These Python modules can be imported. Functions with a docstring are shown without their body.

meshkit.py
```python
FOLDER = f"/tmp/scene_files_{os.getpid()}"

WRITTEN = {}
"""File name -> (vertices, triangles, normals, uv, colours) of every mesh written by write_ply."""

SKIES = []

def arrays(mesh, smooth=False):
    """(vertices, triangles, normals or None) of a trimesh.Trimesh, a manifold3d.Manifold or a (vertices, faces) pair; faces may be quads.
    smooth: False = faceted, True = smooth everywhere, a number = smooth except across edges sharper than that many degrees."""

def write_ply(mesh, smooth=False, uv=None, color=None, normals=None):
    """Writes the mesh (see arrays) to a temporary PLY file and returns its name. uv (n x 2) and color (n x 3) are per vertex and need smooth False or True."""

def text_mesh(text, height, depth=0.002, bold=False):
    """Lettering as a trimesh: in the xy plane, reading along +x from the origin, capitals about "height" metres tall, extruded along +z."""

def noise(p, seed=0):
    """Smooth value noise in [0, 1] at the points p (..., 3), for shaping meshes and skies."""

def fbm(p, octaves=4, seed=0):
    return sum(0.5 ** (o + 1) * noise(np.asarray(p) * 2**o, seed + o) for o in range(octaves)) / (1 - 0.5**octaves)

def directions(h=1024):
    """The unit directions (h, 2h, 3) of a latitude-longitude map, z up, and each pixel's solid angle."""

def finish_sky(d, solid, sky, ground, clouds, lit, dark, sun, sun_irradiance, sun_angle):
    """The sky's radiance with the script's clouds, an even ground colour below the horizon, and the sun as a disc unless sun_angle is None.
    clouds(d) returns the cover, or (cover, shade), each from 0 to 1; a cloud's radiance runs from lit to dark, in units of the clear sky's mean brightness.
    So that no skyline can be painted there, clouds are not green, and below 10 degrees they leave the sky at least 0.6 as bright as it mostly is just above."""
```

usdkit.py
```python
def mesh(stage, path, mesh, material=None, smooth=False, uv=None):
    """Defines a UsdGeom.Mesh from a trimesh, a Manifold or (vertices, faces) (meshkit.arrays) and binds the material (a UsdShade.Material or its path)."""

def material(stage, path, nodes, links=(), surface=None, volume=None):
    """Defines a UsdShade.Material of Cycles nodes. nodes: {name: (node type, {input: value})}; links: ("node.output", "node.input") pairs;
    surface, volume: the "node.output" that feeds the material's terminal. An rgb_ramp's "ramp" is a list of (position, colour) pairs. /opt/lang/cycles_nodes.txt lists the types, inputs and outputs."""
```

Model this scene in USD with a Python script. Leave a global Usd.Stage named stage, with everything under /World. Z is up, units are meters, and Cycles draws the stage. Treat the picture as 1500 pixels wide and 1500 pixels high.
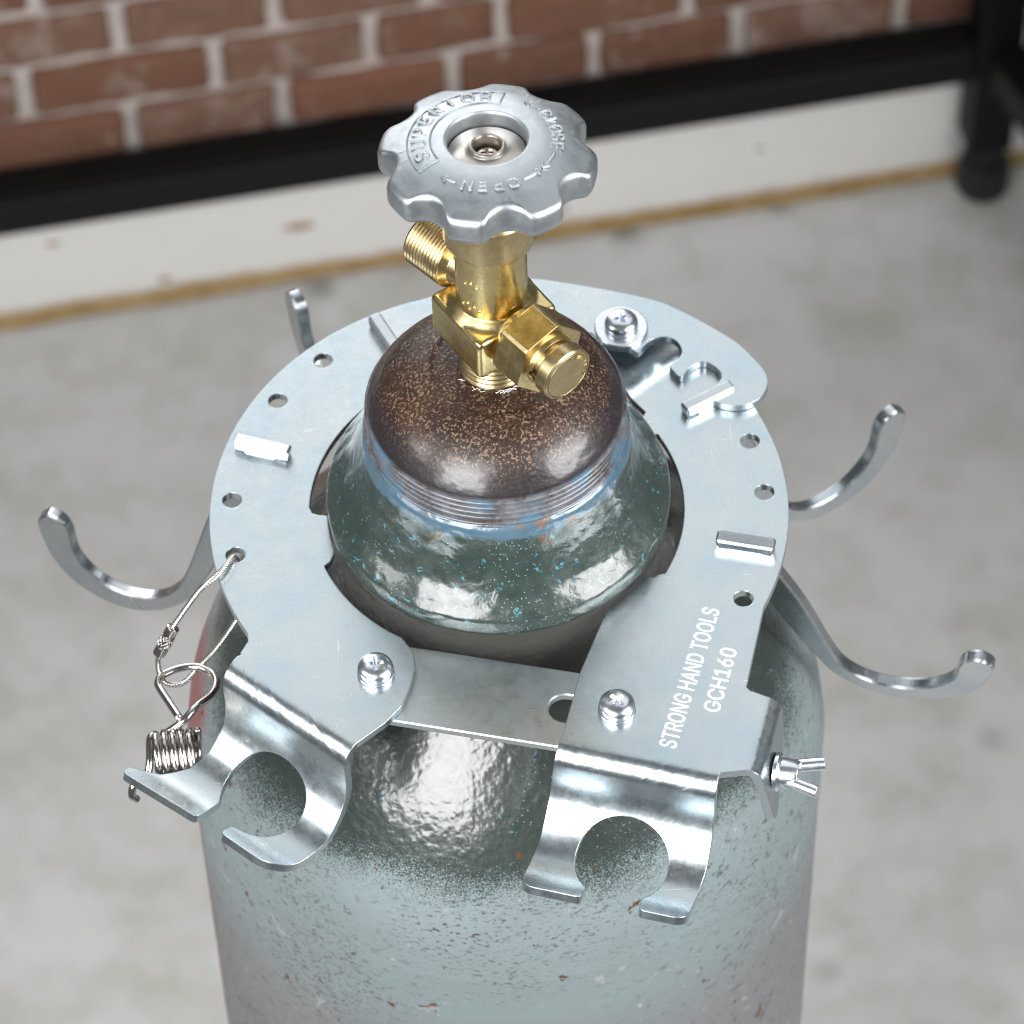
import math, numpy as np, trimesh, manifold3d as m3, usdkit, meshkit
from pxr import Usd, UsdGeom, UsdLux, UsdShade, Gf, Sdf, Vt
from shapely.geometry import Polygon, Point, box
from shapely import affinity
from shapely.ops import unary_union

stage = Usd.Stage.CreateInMemory()
UsdGeom.SetStageUpAxis(stage, UsdGeom.Tokens.z)
UsdGeom.SetStageMetersPerUnit(stage, 1.0)
stage.SetDefaultPrim(UsdGeom.Xform.Define(stage, '/World').GetPrim())
PI = math.pi
H = 1.25          # the bracket plate stands this far above the floor; all heights below count from the plate

# ------------------------------------------------------------------ camera, lamps, exposure
cam = UsdGeom.Camera.Define(stage, '/World/camera')
_r, _u, _f, _c = (0.9996, -0.0222, -0.0177), (0.0284, 0.7825, 0.6220), (0.0, 0.6222, -0.7828), (0.0044, -0.8040, 1.0085)
cam.AddTransformOp().Set(Gf.Matrix4d(*_r, 0, *_u, 0, -_f[0], -_f[1], -_f[2], 0, *_c, 1))
cam.CreateHorizontalApertureAttr(36.0)
cam.CreateVerticalApertureAttr(36.0)
cam.CreateFocalLengthAttr(134.4)
cam.CreateFStopAttr(17.5)
cam.CreateFocusDistanceAttr(1.21)
cam.CreateExposureAttr(0.0)

def rect_lamp(name, pos, target, w, h, radiance, color=(1, 1, 1)):
    L = UsdLux.RectLight.Define(stage, '/World/' + name)
    L.CreateWidthAttr(w); L.CreateHeightAttr(h)
    L.CreateIntensityAttr(radiance); L.CreateColorAttr(Gf.Vec3f(*color))
    p, t = np.array(pos, float), np.array(target, float)
    b = (p - t) / np.linalg.norm(p - t)
    r = np.cross((0, 0, 1) if abs(b[2]) < .99 else (0, 1, 0), b); r /= np.linalg.norm(r)
    u = np.cross(b, r)
    L.AddTransformOp().Set(Gf.Matrix4d(*map(float, r), 0, *map(float, u), 0, *map(float, b), 0, *map(float, p), 1))

def polar(az, el, d):
    a, e = math.radians(az), math.radians(el)
    return (d * math.cos(e) * math.cos(a), d * math.cos(e) * math.sin(a), d * math.sin(e))
rect_lamp('softbox_overhead', (0.1, 1.3, 1.75), (0, 0.75, -.6), 2.4, 1.6, .98, (.94, .98, 1.0))
rect_lamp('softbox_back', (-.45, 2.2, .85), (0, 0, 0), 1.5, 1.5, 3.4)
rect_lamp('softbox_left', polar(-118, 31, 1.3), (0, 0, 0), .72, .90, 13.0)
rect_lamp('softbox_side', polar(-160, 32, 1.4), (0, 0, 0), .42, .75, 6.5)
rect_lamp('softbox_right', polar(-28, 28, 1.3), (0, 0, 0), .80, .85, 12.0)
dome = UsdLux.DomeLight.Define(stage, '/World/room_glow')
usdkit.material(stage, '/World/Looks/room_glow', {'b': ('background_shader', {'color': (.93, .97, 1.0), 'strength': .13})}, surface='b.background')
UsdShade.MaterialBindingAPI.Apply(dome.GetPrim()).Bind(UsdShade.Material.Get(stage, '/World/Looks/room_glow'))

# ------------------------------------------------------------------ scene helpers
used = {}
def numbered(path):
    n = used.get(path, 0); used[path] = n + 1
    return path if n == 0 else f'{path}_{n:03d}'

def tag(p, label=None, cat=None, group=None, kind=None):
    p = p.GetPrim() if hasattr(p, 'GetPrim') else p
    for k, v in (('label', label), ('category', cat), ('group', group), ('kind', kind)):
        if v: p.SetCustomDataByKey(k, v)
    return p

def thing(name, label, cat, loc=(0, 0, 0), group=None):
    x = UsdGeom.Xform.Define(stage, numbered('/World/' + name))
    x.AddTranslateOp().Set(Gf.Vec3d(*loc))
    return tag(x, label, cat, group)

def part(parent, name, mesh, mat, smooth=30, label=None):
    base = parent.GetPath().pathString if not isinstance(parent, str) else parent
    p = usdkit.mesh(stage, numbered(base + '/' + name), mesh, MAT[mat], smooth)
    if label: tag(p, label)
    return p.GetPrim()

# ------------------------------------------------------------------ mesh helpers
def tm(man):
    m = man.to_mesh()
    return trimesh.Trimesh(m.vert_properties[:, :3], m.tri_verts, process=False)

def cat(*ms):
    return trimesh.util.concatenate([m for m in ms])

def man(mesh):
    return m3.Manifold(m3.Mesh(np.asarray(mesh.vertices, np.float32), np.asarray(mesh.faces, np.uint32)))

def polys(shape):
    out = []
    for g in getattr(shape, 'geoms', [shape]):
        g = g if g.exterior.is_ccw else Polygon(list(g.exterior.coords)[::-1], [list(i.coords) for i in g.interiors])
        out.append(np.array(g.exterior.coords)[:-1])
        for i in g.interiors:
            q = np.array(i.coords)[:-1]
            out.append(q)
    return m3.CrossSection(out, m3.FillRule.EvenOdd)

def slab(shape, z0, z1, refine=None):
    s = m3.Manifold.extrude(polys(shape), z1 - z0).translate([0, 0, z0])
    return s.refine_to_length(refine) if refine else s

def bevel_slab(shape, z0, z1, b=.0004):
    """a plate with chamfered top and bottom edges"""
    outer = polys(shape)
    k = [m3.Manifold.extrude(outer, z1 - z0 - 2 * b).translate([0, 0, z0 + b])]
    inner = polys(shape.buffer(-b, join_style=2))
    k.append(m3.Manifold.extrude(inner, z1 - z0).translate([0, 0, z0]))
    return m3.Manifold.batch_boolean(k, m3.OpType.Add)

def revolve(profile, n=128, close=False, axis=None):
    """profile: (r, z) from top to bottom; closed on the axis when r is 0"""
    P = np.array(profile, float); k = len(P)
    a = np.arange(n) / n * 2 * PI
    v = np.stack([P[None, :, 0] * np.cos(a)[:, None], P[None, :, 0] * np.sin(a)[:, None], np.repeat(P[None, :, 1], n, 0)], -1).reshape(-1, 3)
    f = []
    last = k if close else k - 1
    for j in range(last):
        j2 = (j + 1) % k
        i = np.arange(n); i2 = (i + 1) % n
        A, B, C, D = i * k + j, i2 * k + j, i2 * k + j2, i * k + j2
        f.append(np.stack([A, D, C], 1)); f.append(np.stack([A, C, B], 1))
    m = trimesh.Trimesh(v, np.vstack(f), process=False)
    m.merge_vertices()
    m.update_faces(m.nondegenerate_faces())
    return m

def frame_to(mesh, origin, direction, up=(0, 0, 1)):
    """local z -> direction"""
    d = np.array(direction, float); d /= np.linalg.norm(d)
    x = np.cross(up, d)
    if np.linalg.norm(x) < 1e-6: x = np.array((1., 0, 0))
    x /= np.linalg.norm(x); y = np.cross(d, x)
    T = np.eye(4); T[:3, 0], T[:3, 1], T[:3, 2], T[:3, 3] = x, y, d, origin
    m = mesh.copy(); m.apply_transform(T)
    return m

def spline(P, per=12, closed=False):
    P = np.array(P, float)
    Q = np.vstack([2 * P[0] - P[1], P, 2 * P[-1] - P[-2]])
    out = []
    for i in range(1, len(Q) - 2):
        t = np.linspace(0, 1, per, endpoint=False)[:, None]
        a, b, c, d = Q[i - 1], Q[i], Q[i + 1], Q[i + 2]
        out.append(.5 * (2 * b + (c - a) * t + (2 * a - 5 * b + 4 * c - d) * t ** 2 + (3 * b - a - 3 * c + d) * t ** 3))
    return np.vstack(out + [P[-1:]])

def frames(P):
    P = np.asarray(P, float)
    T = np.gradient(P, axis=0); T /= np.linalg.norm(T, axis=1)[:, None]
    N = np.zeros_like(P); n = np.cross(T[0], (0.3, .2, 1.0)); n /= np.linalg.norm(n)
    for i in range(len(P)):
        n = n - T[i] * (n @ T[i]); n /= np.linalg.norm(n); N[i] = n
    return T, N, np.cross(T, N)

def tube(P, r, n=10, cap=True):
    P = np.asarray(P, float); T, N, B = frames(P); k = len(P)
    r = np.full(k, r) if np.ndim(r) == 0 else np.asarray(r)
    a = np.arange(n) / n * 2 * PI
    v = (P[:, None] + r[:, None, None] * (np.cos(a)[None, :, None] * N[:, None] + np.sin(a)[None, :, None] * B[:, None])).reshape(-1, 3)
    i = np.arange(k - 1)[:, None] * n; j = np.arange(n)[None]; j2 = (j + 1) % n
    A, Bq, C, D = i + j, i + j2, i + n + j2, i + n + j
    f = np.vstack([np.stack([A, Bq, C], -1).reshape(-1, 3), np.stack([A, C, D], -1).reshape(-1, 3)])
    if cap:
        v = np.vstack([v, P[0], P[-1]]); c0, c1 = len(v) - 2, len(v) - 1; j = np.arange(n); j2 = (j + 1) % n
        f = np.vstack([f, np.stack([np.full(n, c0), j2, j], 1), np.stack([np.full(n, c1), (k - 1) * n + j, (k - 1) * n + j2], 1)])
    return trimesh.Trimesh(v, f, process=False)

def arc(r, a0, a1, n=40, c=(0, 0)):
    a = np.radians(np.linspace(a0, a1, n))
    return list(zip(c[0] + r * np.cos(a), c[1] + r * np.sin(a)))

def rbox(w, d, h, r=.002, n=12):
    """box centred on the origin with rounded edges"""
    s = m3.Manifold.sphere(r, n)
    return m3.Manifold.batch_hull([s.translate([x * (w / 2 - r), y * (d / 2 - r), z * (h / 2 - r)]) for x in (-1, 1) for y in (-1, 1) for z in (-1, 1)])

def rounded(shape, r):
    return shape.buffer(-r, 24).buffer(2 * r, 24).buffer(-r, 24)

def smoothstep(x):
    x = np.clip(x, 0, 1); return x * x * (3 - 2 * x)

# ------------------------------------------------------------------ materials
MAT = {}
def material(name, nodes, links, surface='p.BSDF'):
    MAT[name] = usdkit.material(stage, '/World/Looks/' + name, nodes, links, surface)

GEO = {'g': ('geometry', {})}
def noise(scale, detail=4, rough=.55, dist=0):
    return ('noise_texture', {'scale': scale, 'detail': detail, 'roughness': rough, 'distortion': dist})
def ramp(*stops):
    return ('rgb_ramp', {'ramp': [(p, c if np.ndim(c) else (c, c, c)) for p, c in stops]})
def mp(a, b, c, d):
    return ('map_range', {'from_min': a, 'from_max': b, 'to_min': c, 'to_max': d, 'clamp': True})

def metal(name, color, color2, rough, rvar=.08, grain=1500, bump=.00002, bev=.0005, scr=True, cscale=45, metallic=1.0):
    nodes = {**GEO, 'n1': noise(cscale, 5), 'n2': noise(grain, 2), 'n3': noise(160, 6, .7), 'bv': ('bevel', {'radius': bev, 'samples': 4}),
             'mp1': ('mapping', {'mapping_type': 'point', 'rotation': (0, 0, .6), 'scale': (1, 14, 1)}), 'n4': noise(120, 2, .5, .6),
             'mp2': ('mapping', {'mapping_type': 'point', 'rotation': (0, 0, -.9), 'scale': (13, 1, 1)}), 'n5': noise(95, 2, .5, .8),
             's1': mp(.70, .725, 0, 1), 's2': mp(.705, .73, 0, 1), 'sm': ('math', {'math_type': 'maximum'}), 'msk': mp(.5, .62, 0, .75), 'sk': ('math', {'math_type': 'multiply'}),
             'c': ('mix_color', {'a': color, 'b': color2}), 'cm': mp(.35, .65, 0, 1), 'c2': ('mix_color', {'b': (.86, .88, .9)}),
             'r1': mp(.3, .7, rough - rvar, rough + rvar), 'r2': ('mix_float', {'b': .55}),
             'b': ('bump', {'strength': 1.0, 'distance': bump}), 'p': ('principled_bsdf', {'metallic': metallic})}
    links = [('g.position', x + '.vector') for x in ('n1', 'n2', 'n3', 'mp1', 'mp2')] + [
        ('mp1.vector', 'n4.vector'), ('mp2.vector', 'n5.vector'), ('n4.fac', 's1.value'), ('n5.fac', 's2.value'), ('s1.result', 'sm.value1'), ('s2.result', 'sm.value2'),
        ('n1.fac', 'msk.value'), ('sm.value', 'sk.value1'), ('msk.result', 'sk.value2'),
        ('n1.fac', 'cm.value'), ('cm.result', 'c.fac'), ('c.result', 'c2.a'), ('n3.fac', 'r1.value'), ('r1.result', 'r2.a'), ('r2.result', 'p.roughness'),
        ('c2.result', 'p.base_color'), ('n2.fac', 'b.height'), ('bv.bevel', 'b.normal'), ('b.normal', 'p.normal')]
    nodes['c2'][1]['fac'] = 0.0; nodes['r2'][1]['fac'] = 0.0
    if scr: links += [('sk.value', 'c2.fac'), ('sk.value', 'r2.fac')]
    material(name, nodes, links)

metal('zinc', (.50, .585, .635), (.57, .615, .63), .29, .06, 1900, .000012)
metal('zinc_bar', (.54, .61, .65), (.60, .62, .61), .36, .07, 1700, .000012)
metal('zinc_dark', (.50, .55, .59), (.62, .64, .66), .22, .06, 1400, .00001, .0006)
metal('screw_steel', (.82, .85, .90), (.76, .80, .88), .27, .05, 900, .000004, .0003, False)
metal('spring_steel', (.50, .47, .44), (.60, .57, .54), .17, .05, 700, .000006, .0002, False)
metal('cable_steel', (.70, .68, .64), (.60, .58, .54), .25, .05, 900, .000004, .0002, False)
metal('brass', (.74, .60, .30), (.58, .45, .21), .27, .08, 800, .000025, .0006, False, 60)
metal('brass_turned', (.62, .50, .28), (.46, .35, .18), .31, .08, 900, .00002, .0004, False, 70)
metal('brass_dark', (.10, .065, .03), (.07, .05, .03), .5, .05, 900, .00002, .0003, False)
metal('cast_zinc', (.50, .53, .55), (.41, .45, .48), .43, .08, 420, .00005, .0009, False, 75)
metal('washer_nickel', (.62, .57, .52), (.54, .50, .46), .33, .05, 700, .00001, .0004, False)
material('white_print', {'p': ('principled_bsdf', {'base_color': (.86, .88, .88), 'roughness': .55})}, [])
material('etched_mark', {**GEO, 'n': noise(1300, 3, .6), 'm': mp(.3, .6, 0, 1), 'c': ('mix_color', {'a': (.60, .64, .66), 'b': (.80, .83, .84)}), 'p': ('principled_bsdf', {'roughness': .5, 'metallic': .25})}, [('g.position', 'n.vector'), ('n.fac', 'm.value'), ('m.result', 'c.fac'), ('c.result', 'p.base_color')])

def flat(name, color, rough, bump=0., scale=300, metallic=0.0, spec=.5, color2=None, cs=40):
    nodes = {**GEO, 'n': noise(scale, 4), 'n2': noise(cs, 5, .6), 'c': ('mix_color', {'a': color, 'b': color2 or color}), 'm': mp(.35, .65, 0, 1),
             'b': ('bump', {'strength': 1.0, 'distance': bump}), 'p': ('principled_bsdf', {'roughness': rough, 'metallic': metallic, 'specular_ior_level': spec})}
    material(name, nodes, [('g.position', 'n.vector'), ('g.position', 'n2.vector'), ('n2.fac', 'm.value'), ('m.result', 'c.fac'), ('c.result', 'p.base_color'), ('n.fac', 'b.height')] + ([('b.normal', 'p.normal')] if bump else []))

flat('black_steel', (.004, .004, .0045), .55, .0001, 400, 0, .25)
flat('black_panel', (.004, .004, .004), .7, 0, 100, 0, .2)
flat('black_plastic', (.012, .012, .014), .5, 0, 100)
flat('mortar', (.52, .455, .42), .9, .0012, 180, 0, .2, (.64, .58, .54), 60)
flat('caulk', (.30, .19, .07), .8, .0008, 150, 0, .2, (.42, .30, .15), 30)

# painted skirting with a few rust spots
material('skirting_paint', {**GEO, 'n': noise(30, 5), 'n2': noise(220, 3), 'v': ('voronoi_texture', {'scale': 9.0}), 'vd': mp(.018, .05, 1, 0), 'nn': noise(90, 3),
         'mu': ('math', {'math_type': 'multiply'}), 'nm': mp(.35, .6, .2, 1), 'c': ('mix_color', {'a': (.86, .85, .82), 'b': (.80, .79, .76)}), 'c2': ('mix_color', {'b': (.40, .24, .10)}),
         'b': ('bump', {'distance': .0004}), 'z': ('separate_xyz', {}), 'nz': noise(26, 5, .65), 'za': ('math', {'math_type': 'multiply_add', 'value2': -.02}), 'mz': mp(-1.252, -1.242, .85, 0), 'c3': ('mix_color', {'b': (.42, .27, .12)}),
         'p': ('principled_bsdf', {'roughness': .5})},
         [('g.position', 'z.vector'), ('g.position', 'nz.vector'), ('nz.fac', 'za.value1'), ('z.z', 'za.value3'), ('za.value', 'mz.value'), ('c2.result', 'c3.a'), ('mz.result', 'c3.fac')] + [('g.position', x + '.vector') for x in ('n', 'n2', 'v', 'nn')] + [('n.fac', 'c.fac'), ('v.distance', 'vd.value'), ('nn.fac', 'nm.value'), ('vd.result', 'mu.value1'), ('nm.result', 'mu.value2'),
         ('c.result', 'c2.a'), ('mu.value', 'c2.fac'), ('c3.result', 'p.base_color'), ('n2.fac', 'b.height'), ('b.normal', 'p.normal')])

# concrete
material('concrete', {**GEO, 'n': noise(2.6, 6, .6), 'n2': noise(14, 6, .65), 'n3': noise(240, 3), 'v': ('voronoi_texture', {'scale': 8.5}), 'vd': mp(.05, .15, .8, 0),
         'm1': mp(.3, .7, 0, 1), 'm2': mp(.42, .66, 0, .95), 'c1': ('mix_color', {'a': (.55, .55, .548), 'b': (.62, .62, .618)}), 'c2': ('mix_color', {'b': (.45, .445, .40)}), 'c3': ('mix_color', {'b': (.24, .235, .22)}),
         'b': ('bump', {'distance': .0006}), 'p': ('principled_bsdf', {'roughness': .55})},
         [('g.position', x + '.vector') for x in ('n', 'n2', 'n3', 'v')] + [('n.fac', 'm1.value'), ('m1.result', 'c1.fac'), ('n2.fac', 'm2.value'), ('c1.result', 'c2.a'), ('m2.result', 'c2.fac'),
         ('v.distance', 'vd.value'), ('c2.result', 'c3.a'), ('vd.result', 'c3.fac'), ('c3.result', 'p.base_color'), ('n3.fac', 'b.height'), ('b.normal', 'p.normal')])

# four brick tones with mortar smears
for i, (a, b) in enumerate((((.21, .095, .058), (.27, .135, .09)), ((.165, .078, .05), (.22, .112, .075)), ((.225, .11, .07), (.17, .088, .06)), ((.185, .10, .07), (.24, .135, .095)))):
    material(f'brick_clay_{"abcd"[i]}', {**GEO, 'n': noise(45, 6, .65), 'n2': noise(28, 7, .7, .5), 'm2': mp(.56 - .04 * (i == 3), .70, 0, .7), 'n3': noise(300, 4), 'c': ('mix_color', {'a': a, 'b': b}), 'c2': ('mix_color', {'b': (.50, .43, .39)}),
             'm': mp(.3, .7, 0, 1), 'b': ('bump', {'distance': .0012}), 'p': ('principled_bsdf', {'roughness': .85, 'specular_ior_level': .2})},
             [('g.position', x + '.vector') for x in ('n', 'n2', 'n3')] + [('n.fac', 'm.value'), ('m.result', 'c.fac'), ('n2.fac', 'm2.value'), ('c.result', 'c2.a'), ('m2.result', 'c2.fac'), ('c2.result', 'p.base_color'), ('n3.fac', 'b.height'), ('b.normal', 'p.normal')])

# cylinder paint: silver body, dark green shoulder, overspray between, chips, scratches, a red patch on the left flank
def cylinder_paint():
    N = {**GEO, 'x': ('separate_xyz', {}),
         'nb': noise(26, 5, .6), 'nf': noise(2300, 2, .6), 'z1': ('math', {'math_type': 'multiply_add', 'value2': .026}), 'z2': ('math', {'math_type': 'multiply_add', 'value2': .060}),
         'gm': mp(-.0380, -.0330, 0, 1),
         'lc': mp(-.165, -.125, 0, 1), 'zl': ('math', {'math_type': 'multiply_add', 'value2': .030}), 'lil': ('mix_color', {'a': (.235, .235, .245), 'b': (.275, .345, .358)}), 'mt': ('mix_float', {'a': .40, 'b': 0.0}), 'ax': ('math', {'math_type': 'absolute'}), 'mx': mp(.015, .075, 0, 1), 'mpl': ('mapping', {'mapping_type': 'point', 'scale': (1, 1, 1.6), 'rotation': (.6, .3, .2)}), 'nl': noise(210, 6, .74, .4), 'ml': mp(.575, .62, 0, .8), 'sl': ('math', {'math_type': 'multiply'}), 'svl': ('mix_color', {'b': (.10, .088, .085)}), 'nq': noise(95, 5, .7), 'mq': mp(.645, .67, 0, 1), 'svq': ('mix_color', {'b': (.12, .055, .025)}), 'nh': noise(70, 5, .65, .6), 'mh': mp(.64, .68, 0, .5), 'svh': ('mix_color', {'b': (.50, .51, .50)}),
         'ns': noise(9, 5, .6), 'msv': mp(.35, .7, 0, .6), 'sv': ('mix_color', {'b': (.25, .265, .27)}),
         # dark nicks and scuffs
         'mps': ('mapping', {'mapping_type': 'point', 'scale': (1, 1, 2.2), 'rotation': (.5, .5, 0)}), 'nsc': noise(430, 5, .68, .5), 'ms': mp(.555, .61, 0, 1), 'nmask': noise(14, 5, .65), 'mm': mp(.44, .60, .06, 1), 'sx': ('math', {'math_type': 'multiply'}), 'sv2': ('mix_color', {'b': (.075, .065, .06)}),
         'nw': noise(240, 3, .6), 'mw': mp(.70, .73, 0, .7), 'sv3': ('mix_color', {'b': (.55, .50, .42)}),
         # green
         'ng': noise(18, 5), 'gr': ('mix_color', {'a': (.020, .034, .030), 'b': (.036, .046, .040)}),
         'v': ('voronoi_texture', {'scale': 640.0}), 'vd': mp(.08, .18, 1, 0), 'nv': noise(60, 3), 'mv': mp(.54, .64, 0, 1), 'vx': ('math', {'math_type': 'multiply'}), 'gr2': ('mix_color', {'b': (.26, .42, .37)}),
         'nc': noise(330, 4, .62, .5), 'mc': mp(.665, .70, 0, 1), 'gr3': ('mix_color', {'b': (.08, .20, .25)}),
         'nr': noise(85, 4, .6), 'mr': mp(.70, .72, 0, 1), 'gr4': ('mix_color', {'b': (.11, .04, .02)}),
         'c': ('mix_color', {}),
         'rx': mp(-.103, -.1085, 0, 1), 'ry': mp(-.034, -.018, 0, .65), 'rz': mp(-.03, -.045, .6, 1), 'rr': ('math', {'math_type': 'multiply'}), 'cr': ('mix_color', {'b': (.33, .055, .045)}),
         'ro': ('mix_float', {'a': .40, 'b': .27}), 'rn': noise(300, 3), 'rna': ('math', {'math_type': 'multiply_add', 'value2': .16}),
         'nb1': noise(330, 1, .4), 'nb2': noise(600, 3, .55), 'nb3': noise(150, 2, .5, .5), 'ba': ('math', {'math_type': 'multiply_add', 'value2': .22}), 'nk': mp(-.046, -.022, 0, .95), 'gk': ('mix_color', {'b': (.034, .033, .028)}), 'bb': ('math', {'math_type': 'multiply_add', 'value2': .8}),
         'bd': ('mix_float', {'a': .00010, 'b': .00024}), 'b': ('bump', {'strength': 1.0}),
         'p': ('principled_bsdf', {'coat_roughness': .15})}
    L = [('g.position', k + '.vector') for k in ('x', 'nb', 'nf', 'ns', 'mps', 'nmask', 'nw', 'ng', 'v', 'nv', 'nc', 'nr', 'rn', 'nb1', 'nb2', 'nb3')] + [
        ('nb.fac', 'z1.value1'), ('x.z', 'z1.value3'), ('nf.fac', 'z2.value1'), ('z1.value', 'z2.value3'), ('z2.value', 'gm.value'),
        ('ns.fac', 'zl.value1'), ('x.z', 'zl.value3'), ('zl.value', 'lc.value'), ('lc.result', 'lil.fac'), ('ns.fac', 'msv.value'), ('lil.result', 'sv.a'), ('msv.result', 'sv.fac'),
        ('mps.vector', 'nsc.vector'), ('nsc.fac', 'ms.value'), ('nmask.fac', 'mm.value'), ('ms.result', 'sx.value1'), ('mm.result', 'sx.value2'), ('sv.result', 'sv2.a'), ('sx.value', 'sv2.fac'),
        ('nw.fac', 'mw.value'), ('sv2.result', 'sv3.a'), ('mw.result', 'sv3.fac'),
        ('ng.fac', 'gr.fac'), ('v.distance', 'vd.value'), ('nv.fac', 'mv.value'), ('vd.result', 'vx.value1'), ('mv.result', 'vx.value2'), ('gr.result', 'gr2.a'), ('vx.value', 'gr2.fac'),
        ('nc.fac', 'mc.value'), ('gr2.result', 'gr3.a'), ('mc.result', 'gr3.fac'), ('nr.fac', 'mr.value'), ('gr3.result', 'gr4.a'), ('mr.result', 'gr4.fac'),
        ('gm.result', 'c.fac'), ('x.x', 'ax.value1'), ('ax.value', 'mx.value'), ('g.position', 'mpl.vector'), ('mpl.vector', 'nl.vector'), ('nl.fac', 'ml.value'), ('ml.result', 'sl.value1'), ('mx.result', 'sl.value2'), ('sv3.result', 'svl.a'), ('sl.value', 'svl.fac'), ('g.position', 'nq.vector'), ('nq.fac', 'mq.value'), ('svl.result', 'svq.a'), ('mq.result', 'svq.fac'), ('g.position', 'nh.vector'), ('nh.fac', 'mh.value'), ('svq.result', 'svh.a'), ('mh.result', 'svh.fac'), ('svh.result', 'c.a'), ('gr4.result', 'c.b'),
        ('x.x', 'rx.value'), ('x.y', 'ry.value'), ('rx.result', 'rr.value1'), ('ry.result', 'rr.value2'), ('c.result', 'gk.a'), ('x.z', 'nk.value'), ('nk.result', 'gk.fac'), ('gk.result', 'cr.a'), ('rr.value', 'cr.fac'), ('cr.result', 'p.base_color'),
        ('gm.result', 'mt.fac'), ('mt.result', 'p.metallic'), ('gm.result', 'ro.fac'), ('rn.fac', 'rna.value1'), ('ro.result', 'rna.value3'), ('rna.value', 'p.roughness'), ('gm.result', 'p.coat_weight'),
        ('nb2.fac', 'ba.value1'), ('nb1.fac', 'ba.value3'), ('nb3.fac', 'bb.value1'), ('ba.value', 'bb.value3'), ('bb.value', 'b.height'), ('gm.result', 'bd.fac'), ('bd.result', 'b.distance'), ('b.normal', 'p.normal'), ('b.normal', 'p.coat_normal')]
    material('cylinder_paint', N, L)
cylinder_paint()

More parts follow.
